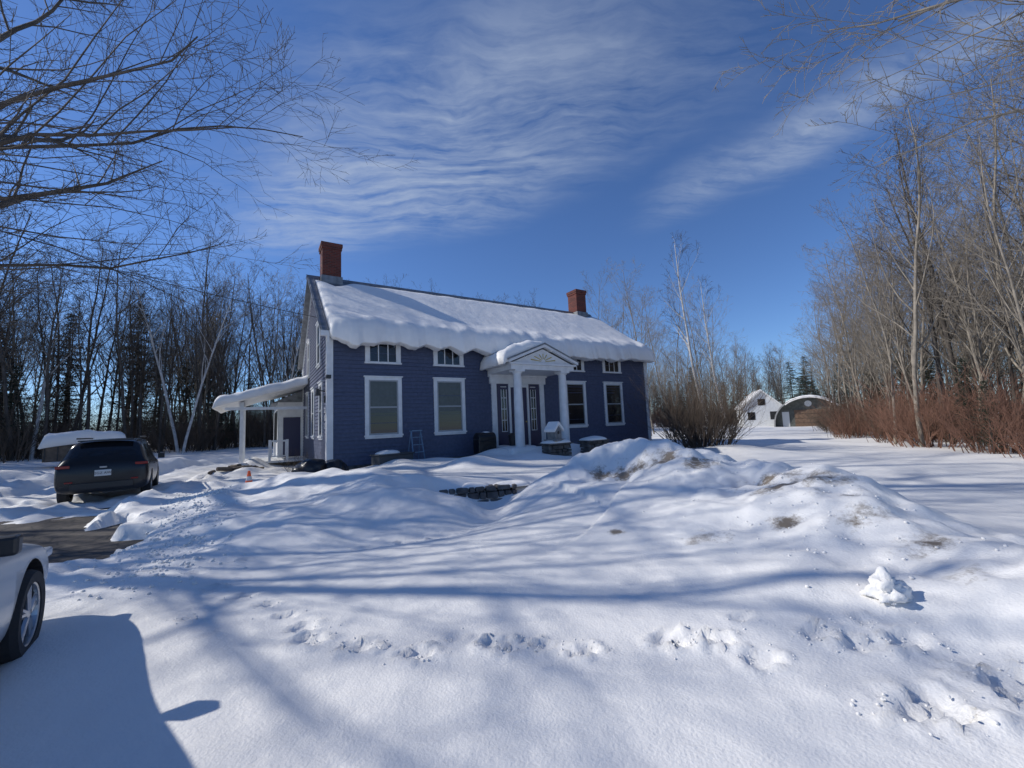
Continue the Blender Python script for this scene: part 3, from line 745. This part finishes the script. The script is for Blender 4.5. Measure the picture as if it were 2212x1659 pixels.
ob=bpy.data.objects.new('plate_text',cv); COL.objects.link(ob); ob.parent=suv; ob.data.materials.append(M_black); ob.location=(-2.33,0,.79); ob.rotation_euler=(math.pi/2,0,-math.pi/2)

SED=[(-2.25,.45,.78,.84,.78,.66),(-2.18,.3,1.0,1.06,.86,.70),(-1.85,.26,1.04,1.2,.9,.70),(-1.3,.22,1.02,1.52,.91,.6),(-1.2,.22,1.02,1.55,.91,.6),(-.3,.2,.98,1.6,.91,.6),(-.2,.2,.98,1.6,.91,.6),(.15,.2,.96,1.55,.91,.58),
     (.95,.2,.91,.98,.91,.72),(1.7,.22,.82,.88,.9,.72),(2.12,.28,.70,.77,.85,.66),(2.25,.4,.58,.64,.72,.55)]
hd2 = math.radians(90+37); f2 = Vector((math.cos(hd2), math.sin(hd2))); r2_ = Vector((f2.y,-f2.x))
wc = Vector((-3.95,3.3))
cc = wc - f2*1.35 - r2_*.8
white = car('parked_white_car', SED, M_paintwhite, (-1.35,1.35), .335, (cc.x,cc.y,.03), hd2, cladding=None, glass_int=(3,4,6), top_glass=(2,7))
d_ = MB()
for s in (-1,1):
    y0,y1=(.88,1.05) if s>0 else (-1.05,-.88); d_.box(.30,.40,y0,y1,.98,1.10,0)
    y0,y1=(.55,.84) if s>0 else (-.84,-.55); d_.box(1.95,2.16,y0,y1,.62,.70,1)
    y0,y1=(.5,.8) if s>0 else (-.8,-.5); d_.box(-2.24,-2.1,y0,y1,.8,.92,2)
d_.build('lights_and_mirrors',[M_black,M_lamp,M_tail],white,bevel=.02)

# ---------------------------------------------------------------- trees
def tree_mesh(name, seed, H, r0, mats, nch=(14,7,6,3), start=.35, ang=(42,38,40,40), ratio=(.42,.5,.5,.55), wob=(.05,.12,.16,.2,.2), trop=(.02,.06,.04,.02,.0), lean=(0,0), segs=(9,6,4,3,2), minr=.006, mi_twig=0, limbs=()):
    q=random.Random(seed); B=MB(); maxl=len(nch)
    wob=tuple(wob)+(.2,.2); trop=tuple(trop)+(0,0)
    def rv(): return Vector((q.uniform(-1,1),q.uniform(-1,1),q.uniform(-1,1)))
    def grow(p,d,Ln,r,lev,nmul=1,tgt=None):
        n=segs[lev]+(3 if tgt else 0); st=Ln/n; pts=[p.copy()]; rd=[r]; kids=[]
        for i_ in range(1,n+1):
            w_=wob[lev]*(2.2 if tgt else 1)
            if tgt: d=(d*.6+(tgt-p).normalized()*.4)
            d=(d+rv()*w_+Vector((0,0,1))*trop[lev]).normalized()
            p=p+d*st; pts.append(p.copy()); rd.append(max(minr*.6,r*(1-.82*i_/n)))
            kids.append(d.copy())
        B.tube(pts,rd,(8 if lev==0 else 5 if lev==1 else 3),(0 if lev<2 else mi_twig),cap=False)
        if lev<maxl:
            nc=nch[lev]; nc=nc if lev==0 else max(1,int(nc*nmul*q.uniform(.7,1.3)))
            for c in range(nc):
                s0=start if lev==0 else .15
                t_=s0+(1-s0)*((c+q.random())/nc)
                fi=t_*n; ii=min(n-1,int(fi)); pp=pts[ii].lerp(pts[ii+1],fi-ii); dd=kids[ii]
                an=math.radians(ang[lev]*q.uniform(.75,1.25))
                ax=dd.cross(rv()).normalized()
                nd=(Matrix.Rotation(an,3,ax)@dd)
                if nd.z<-.15 and lev<2: nd.z*=-.3; nd.normalize()
                ll=Ln*ratio[lev]*(1.15-.65*t_ if lev==0 else 1.2-.7*t_)*q.uniform(.75,1.2)
                rr=max(minr,(r*(1-.82*t_))*q.uniform(.42,.62))
                grow(pp,nd,ll,rr,lev+1)
    grow(Vector((0,0,-.3)),Vector((lean[0],lean[1],1)).normalized(),H,r0,0)
    for (h_,tgt,r_) in limbs:
        p0=Vector((0,0,h_)); t_=Vector(tgt); grow(p0,((t_-p0).normalized()+Vector((0,0,.35))).normalized(),(t_-p0).length*1.05,r_,1,1.9,t_)
    me=bpy.data.meshes.new(name); me.from_pydata(B.V,[],B.F)
    for m_ in mats: me.materials.append(m_)
    me.polygons.foreach_set('material_index',B.M); me.polygons.foreach_set('use_smooth',[True]*len(B.F)); me.update()
    return me
def place(name, me, x, y, s=1, rz=None, parent=None, z=None):
    o=bpy.data.objects.new(name,me); COL.objects.link(o)
    o.location=(x,y,tz(x,y) if z is None else z); o.scale=(s,s,s*rnd.uniform(.92,1.08)); o.rotation_euler=(0,0,rnd.uniform(0,6.28) if rz is None else rz)
    if parent: o.parent=parent
    return o
forest=[tree_mesh('bare_tree_mesh',s,16,.12,[M_bark],nch=(16,6,5,2),start=.28,ang=(34,34,38,40),ratio=(.32,.5,.5,.55),lean=(rnd.uniform(-.08,.08),rnd.uniform(-.08,.08)),wob=(.07,.13,.16,.2),minr=.009) for s in range(5)]
litf=[tree_mesh('lit_tree_mesh',s+20,16,.095,[M_barklit],nch=(16,6,5,3),start=.18,ang=(34,36,40,42),ratio=(.36,.5,.5,.55),lean=(rnd.uniform(-.14,.14),rnd.uniform(-.14,.14)),wob=(.10,.15,.18,.2),minr=.007) for s in range(6)]
birch=[tree_mesh('birch_mesh',s+40,14,.12,[M_birch,M_bark],nch=(11,6,5,2),start=.4,ang=(34,34,38,40),ratio=(.3,.5,.5,.55),lean=(.18,.05),wob=(.07,.12,.16,.2),minr=.007,mi_twig=1) for s in range(2)]
def pine_mesh(seed,H=13,R=2.6):
    q=random.Random(seed); B=MB(); B.tube([(0,0,-.2),(0,0,H*.5),(0,0,H)],[.17,.1,.02],7,0,cap=False)
    z=H*.1
    while z<H-.2:
        f=1-z/H; nb=q.randint(4,7)
        for k in range(nb):
            a=q.uniform(0,6.28); ln=R*(f**.6)*q.uniform(.4,1.2)+.15
            d=Vector((math.cos(a),math.sin(a),q.uniform(-.1,.3)))
            pts=[Vector((0,0,z))+d*ln*t_+Vector((0,0,-.12*ln*t_*t_)) for t_ in (0,.5,1)]
            B.tube(pts,[.03,.02,.008],3,0,cap=False)
            m_=int(8+ln*14)
            for j in range(m_):
                t_=q.uniform(.15,1.05); c=Vector((0,0,z))+d*ln*t_+Vector((0,0,-.12*ln*t_*t_))
                u_=Vector((q.gauss(0,1),q.gauss(0,1),q.gauss(0,.45))).normalized()
                w_=u_.cross(Vector((q.gauss(0,1),q.gauss(0,1),q.gauss(0,1)))).normalized()
                s=q.uniform(.12,.3); c=c+Vector((q.gauss(0,.1),q.gauss(0,.1),q.gauss(0,.05)))
                B.poly([c,c+u_*s+w_*.035,c+u_*s*1.15,c+u_*s-w_*.035],1)
        z+=q.uniform(.22,.42)
    me=bpy.data.meshes.new('pine_mesh'); me.from_pydata([tuple(v_) for v_ in B.V],[],B.F); me.materials.append(M_bark); me.materials.append(M_pine)
    me.polygons.foreach_set('material_index',B.M); me.update(); return me
pines=[pine_mesh(s) for s in (1,2,3)]
def bush_mesh(name,seed,mat,H=2.6,R=1.6,ns=60,spread=.75):
    q=random.Random(seed); B=MB()
    def g(p,d,Ln,r,lev):
        pts=[p];rd=[r]
        for i_ in range(1,5):
            d=(d+Vector((q.uniform(-1,1),q.uniform(-1,1),q.uniform(-.6,1)))*.16).normalized(); p=p+d*Ln/4; pts.append(p); rd.append(max(.003,r*(1-.2*i_)))
        B.tube(pts,rd,3,0,cap=False)
        if lev<2:
            for c in range(6 if lev==0 else 4):
                k=q.randint(1,4); nd=(d+Vector((q.uniform(-1,1),q.uniform(-1,1),q.uniform(-.3,.8)))*.75).normalized(); g(pts[k],nd,Ln*.45,rd[k]*.7,lev+1)
    for k in range(ns):
        a=q.uniform(0,6.28); rr=q.uniform(0,.4)*R; t_=q.uniform(.05,spread)
        g(Vector((rr*math.cos(a),rr*math.sin(a),-.1)),Vector((math.cos(a)*t_,math.sin(a)*t_,1)).normalized(),H*q.uniform(.5,1.0),q.uniform(.008,.022),0)
    me=bpy.data.meshes.new(name); me.from_pydata([tuple(v_) for v_ in B.V],[],B.F); me.materials.append(mat); me.update(); return me
bushA=bush_mesh('lilac_mesh',3,M_brush,2.9,3.0,230,1.1); redb=[bush_mesh('red_brush_mesh',5+k,M_red,2.0,2.4,36) for k in range(2)]; brn=bush_mesh('brown_brush_mesh',9,M_brush,2.0,2.4,36)
o=place('bare_shrub',bushA,8.5,18.9,1.0,1.0); o.scale=(1.1,1.0,1.08)
o=place('bare_shrub',brn,10.3,21.5,1.1)
x_,y_=h2w(-.7,1.3); place('bare_shrub',brn,x_,y_,.4)

fr=empty('forest')
def polyline_pts(P,n,spread,jit):
    out=[]; Ls=[math.dist(a[:2],b[:2]) for a,b in zip(P[:-1],P[1:])]; T=sum(Ls)
    for i_ in range(n):
        s=rnd.uniform(0,T)
        for (a,b,l) in zip(P[:-1],P[1:],Ls):
            if s<=l: break
            s-=l
        f=min(1,s/l); x=a[0]+(b[0]-a[0])*f; y=a[1]+(b[1]-a[1])*f
        dx,dy=(b[0]-a[0])/l,(b[1]-a[1])/l; o=abs(rnd.random()**1.3)*spread
        out.append((x-dy*o+rnd.uniform(-jit,jit),y+dx*o+rnd.uniform(-jit,jit)))
    return out
leftP=[(-44,6),(-38,20),(-31,31),(-22,39),(-12,46),(0,52),(12,58)]
for (x,y) in polyline_pts(leftP,400,26,1.5):
    r=rnd.random()
    me_=rnd.choice(forest) if r<.84 else (rnd.choice(pines) if r<.88 else rnd.choice(litf))
    place('forest_tree',me_,x,y,rnd.uniform(.72,1.12),parent=fr)
for (x,y) in polyline_pts(leftP,170,12,1): place('forest_brush',brn,x,y,rnd.uniform(.9,2.2),parent=fr)
for (x,y) in polyline_pts(leftP,60,18,1): place('forest_pine',rnd.choice(pines),x,y,rnd.uniform(.3,.75),parent=fr)
for (x,y) in ((-18,48),(-14,50),(-11,52),(-16,52)): place('forest_pine',rnd.choice(pines),x,y,rnd.uniform(.95,1.1),parent=fr)
rightP=[(34,44),(28,36),(22.5,27),(18.5,20),(16.5,13),(17,5)]
for (x,y) in polyline_pts(rightP,220,24,1.0):
    r=rnd.random()
    me_=rnd.choice(litf) if r<.8 else rnd.choice(forest)
    place('forest_tree',me_,x,y,rnd.uniform(.6,1.05),parent=fr)
for (x,y) in polyline_pts(rightP,120,9,.8): place('forest_brush',rnd.choice(redb) if rnd.random()<.5 else brn,x-.5,y,rnd.uniform(.5,1.3),parent=fr)
for (x,y) in polyline_pts(rightP,22,14,.8): place('forest_pine',rnd.choice(pines),x+5,y+2,rnd.uniform(.25,.5),parent=fr)
farP=[(0,75),(25,80),(50,78),(80,70),(100,50)]
for (x,y) in polyline_pts(farP,200,25,2): place('forest_tree',rnd.choice(litf+forest+pines[:1]),x,y,rnd.uniform(.7,1.05),parent=fr)
for (x,y) in polyline_pts(farP,110,10,2): place('forest_brush',rnd.choice(redb+[brn]),x,y,rnd.uniform(1.2,2.2),parent=fr)
for (x,y) in polyline_pts(farP,80,8,2): place('forest_pine',rnd.choice(pines),x,y,rnd.uniform(.35,.7),parent=fr)
for (x,y) in ((48,70),(52,72),(56,70),(60,68)): place('pine_tree',rnd.choice(pines),x,y,rnd.uniform(.7,1.0))
for (x,y,s) in ((12,36,.95),(14,41,.9),(17.5,45,.9),(20.5,42,.75),(9.5,40,.9),(22,50,.9),(11,45,.9),(16,50,.8),(13,33,.7),(18,38,.85),(10,34,.8)): place('bare_tree',rnd.choice(litf),x,y,s)
for (x,y,s) in ((14.6,30,1.12),(17.5,33,.95)): place('birch_tree',birch[0],x,y,s,2.2)
for (x,y,s,r_) in ((-27,33,1.0,3.6),(-25.5,31.5,.9,.3),(-21,36,.95,1.0),(-33,28,1.0,2.)): place('birch_tree',birch[1],x,y,s,r_)
for (x,y,s) in ((16.2,14.0,.2),(17.2,15.5,.26)): place('pine_tree',rnd.choice(pines),x,y,s)

kw=dict(nch=(12,8,7,5),start=.3,ang=(48,42,42,42),ratio=(.46,.5,.42,.45),wob=(.06,.13,.18,.22),trop=(.02,.02,.0,-.01),segs=(10,8,5,4,2),minr=.006)
mapleA=tree_mesh('maple_mesh',101,14,.24,[M_bark],limbs=[(4.2,(8.0,3.2,8.8),.08),(4.6,(7.6,1.6,10.6),.08),(3.4,(6.6,4.6,6.6),.065),(3.0,(5.6,2.6,5.2),.05),(5.0,(7.6,5.6,11.5),.07),(3.2,(7.0,.8,7.0),.06)],**kw)
mapleB=tree_mesh('maple_mesh',102,15,.26,[M_bark],**kw)
bigp=tree_mesh('maple_lit_mesh',103,13,.2,[M_barklit],limbs=[(4.4,(-4.6,2.6,7.3),.07),(4.0,(-4.0,3.6,6.0),.05),(5.0,(-5.2,2.2,8.8),.07),(4.2,(-5.0,3.4,8.0),.05)],**kw)
place('maple_tree',mapleA,-14.2,6.0,1.0,0)
place('maple_tree',mapleB,-17.5,10.6,1.7,2.0)
place('maple_tree',mapleB,-19.8,14.4,1.45,4.0)
place('maple_tree',bigp,11.3,3.6,1.0,0)
for (x,y) in ((-24,9),(-26,13),(-23,17),(-28,16)): place('bare_tree',rnd.choice(forest),x,y,1.3)

# ---------------------------------------------------------------- distant buildings
g=empty('white_barn',(40.0,67,tz(40.0,67)),math.radians(-22))
l1=MB(); l1.prism([(-2.6,0),(2.6,0),(2.6,3.0),(0,5.4),(-2.6,3.0)],'y',-4,4); l1.build('barn_walls',M_white,g)
l1=MB()
for s in (-1,1):
    l1.hexa([(x_,y_,z_) for y_ in (-4.3,4.3) for (x_,z_) in ((0,5.45),(s*2.9,2.75),(s*2.9,2.95),(0,5.7))])
l1.build('barn_roof',M_snow,g)
l1=MB(); l1.box(-.5,.5,-4.03,-4.001,3.2,4.2); l1.box(-2.0,-1.0,-4.03,-4.001,1,2.2); l1.box(1.0,2.0,-4.03,-4.001,1,2.2); l1.build('barn_windows',M_glass,g)
g=empty('quonset_garage',(41.6,58,tz(41.6,58)-.1),math.radians(-33))
l1=MB(); arc=[(3.9*math.cos(math.radians(a)),4.0*max(0,math.sin(math.radians(a)))**.8) for a in range(0,181,10)]
ar2=[(x*1.04,z*1.04) for x,z in arc]
n=len(arc)
for i_ in range(n-1):
    l1.prism([arc[i_],arc[i_+1],ar2[i_+1],ar2[i_]],'y',-5,5,0)
l1.build('arched_shell',M_shell,g)
l1=MB(); l1.prism([(x*.995,z*.995) for x,z in arc],'y',-4.2,-4.0,0); l1.build('end_wall',M_endwall,g)
snow_patch('garage_snow',-2.6,2.6,-5.1,5,lambda uu: 4.14-.13*uu*uu,.15,3,g,openv1=False)
l1=MB(); l1.box(-1.6,2.0,-4.26,-4.201,0,2.4,0)
for k in range(4): l1.box(-1.6,2.0,-4.28,-4.261,.05+.6*k,.08+.6*k,1)
l1.tube([(0,-4.25,3.2),(0,-4.201,3.2)],[.4,.4],20,2); l1.box(-3.0,-2.2,-4.25,-4.201,.2,2.2,2); l1.build('garage_door',[M_gdoor,M_black,M_plate],g)

# ---------------------------------------------------------------- world, sun
SUN_EL=math.radians(35.5); S_dir=Vector((-1.0,.08,0)).normalized()
w=bpy.data.worlds.new('World'); scn.world=w; w.use_nodes=True
nt=w.node_tree; N_=nt.nodes.new; Lk=nt.links.new
bg=nt.nodes['Background']; bg.inputs[1].default_value=.115
sky=N_('ShaderNodeTexSky'); sky.sky_type='NISHITA'; sky.sun_disc=False; sky.sun_elevation=SUN_EL
sky.sun_rotation=math.atan2(S_dir.x,S_dir.y); sky.altitude=400; sky.air_density=1.0; sky.dust_density=.1; sky.ozone_density=3.0
hs=N_('ShaderNodeMix'); hs.data_type='RGBA'; hs.blend_type='MULTIPLY'; hs.inputs[0].default_value=1
hs.inputs[7].default_value=(.62,.80,1.10,1)
Lk(sky.outputs[0],hs.inputs[6])
tc=N_('ShaderNodeTexCoord'); sx=N_('ShaderNodeSeparateXYZ'); Lk(tc.outputs['Generated'],sx.inputs[0])
def math_(op,a,b=None,clamp=False,c=None):
    n=N_('ShaderNodeMath'); n.operation=op; n.use_clamp=clamp
    for i_,v_ in enumerate((a,b,c)):
        if v_ is None: continue
        if isinstance(v_,(int,float)): n.inputs[i_].default_value=v_
        else: Lk(v_,n.inputs[i_])
    return n.outputs[0]
zz=math_('MAXIMUM',sx.outputs[2],.05)
px=math_('DIVIDE',sx.outputs[0],zz); py=math_('DIVIDE',sx.outputs[1],zz)
cb=N_('ShaderNodeCombineXYZ'); Lk(px,cb.inputs[0]); Lk(py,cb.inputs[1])
def vwarp(src,scale,amt):
    wn=N_('ShaderNodeTexNoise'); wn.inputs['Scale'].default_value=scale; wn.inputs['Detail'].default_value=5; Lk(src,wn.inputs['Vector'])
    vs=N_('ShaderNodeVectorMath'); vs.operation='SUBTRACT'; Lk(wn.outputs['Color'],vs.inputs[0]); vs.inputs[1].default_value=(.5,.5,.5)
    vm=N_('ShaderNodeVectorMath'); vm.operation='SCALE'; Lk(vs.outputs[0],vm.inputs[0]); vm.inputs['Scale'].default_value=amt
    va=N_('ShaderNodeVectorMath'); va.operation='ADD'; Lk(src,va.inputs[0]); Lk(vm.outputs[0],va.inputs[1]); return va.outputs[0]
wm=vwarp(cb.outputs[0],1.3,.6); wv=vwarp(cb.outputs[0],1.8,.35)
def ell(cx,cy,ang,ra,rb,lo=1.2,hi=.2):
    mp=N_('ShaderNodeMapping'); mp.vector_type='TEXTURE'
    mp.inputs['Location'].default_value=(cx,cy,0); mp.inputs['Rotation'].default_value=(0,0,math.radians(ang)); mp.inputs['Scale'].default_value=(ra,rb,1)
    Lk(wm,mp.inputs[0]); ln=N_('ShaderNodeVectorMath'); ln.operation='LENGTH'; Lk(mp.outputs[0],ln.inputs[0])
    mr=N_('ShaderNodeMapRange'); mr.interpolation_type='SMOOTHSTEP'; Lk(ln.outputs['Value'],mr.inputs[0])
    mr.inputs[1].default_value=lo; mr.inputs[2].default_value=hi; mr.inputs[3].default_value=0; mr.inputs[4].default_value=1
    return mr.outputs[0]
m1=ell(-.30,1.45,-33,1.15,.6,1.25,.1); m2=ell(1.13,1.35,-62,.85,.33,1.25,0); m3=ell(-1.0,1.95,-20,.8,.3)
def fib(ang,sx_,sy_,sc,det=8,ro=.62):
    mp=N_('ShaderNodeMapping'); mp.inputs['Rotation'].default_value=(0,0,math.radians(ang)); mp.inputs['Scale'].default_value=(sx_,sy_,1); Lk(wv,mp.inputs[0])
    n=N_('ShaderNodeTexNoise'); n.inputs['Scale'].default_value=sc; n.inputs['Detail'].default_value=det; n.inputs['Roughness'].default_value=ro; Lk(mp.outputs[0],n.inputs['Vector']); return n.outputs['Fac']
f1=fib(42,.5,3.6,2.6,9,.6); f2=fib(65,.8,2.6,12,5,.6); f3=fib(0,1,1,1.7,4); f4=fib(95,.5,3.4,3.4,7,.6)
t1=math_('MULTIPLY_ADD',f1,1.6,c=-.76); t2=math_('MULTIPLY_ADD',f2,.8,c=-.38); t3=math_('MULTIPLY_ADD',f3,1.5,c=-.62); t4=math_('MULTIPLY_ADD',f4,1.7,c=-.83)
s_=math_('ADD',math_('ADD',math_('ADD',t1,t2),t4),t3)
s_=math_('ADD',s_,.30,clamp=True)
mk=math_('ADD',math_('ADD',m1,math_('MULTIPLY',m3,.5)),math_('MULTIPLY',m2,.85),clamp=True)
cl_=math_('MULTIPLY',math_('MULTIPLY',mk,s_,clamp=True),.62)
mx=N_('ShaderNodeMix'); mx.data_type='RGBA'; Lk(cl_,mx.inputs[0]); Lk(hs.outputs[2],mx.inputs[6]); mx.inputs[7].default_value=(4.4,5.1,6.2,1)
Lk(mx.outputs[2],bg.inputs[0])
sl=bpy.data.lights.new('sun','SUN'); sl.energy=3.8; sl.angle=math.radians(.6); sl.color=(1,.965,.91)
so=bpy.data.objects.new('sun',sl); COL.objects.link(so)
tos=Vector((S_dir.x*math.cos(SUN_EL),S_dir.y*math.cos(SUN_EL),math.sin(SUN_EL)))
so.rotation_euler=(-tos).to_track_quat('-Z','Y').to_euler(); so.location=(-20,0,30)

# ---------------------------------------------------------------- camera
cam=bpy.data.cameras.new('camera'); co=bpy.data.objects.new('camera',cam); COL.objects.link(co); scn.camera=co
cam.sensor_width=36; cam.lens=36*880/2212; cam.clip_end=3000; cam.clip_start=.05
pitch=math.radians(5.5); roll=math.radians(2.4)
R=Matrix.Rotation(math.radians(90)+pitch,4,'X')@Matrix.Rotation(-roll,4,'Z')
co.matrix_world=Matrix.Translation((0,0,1.7))@R
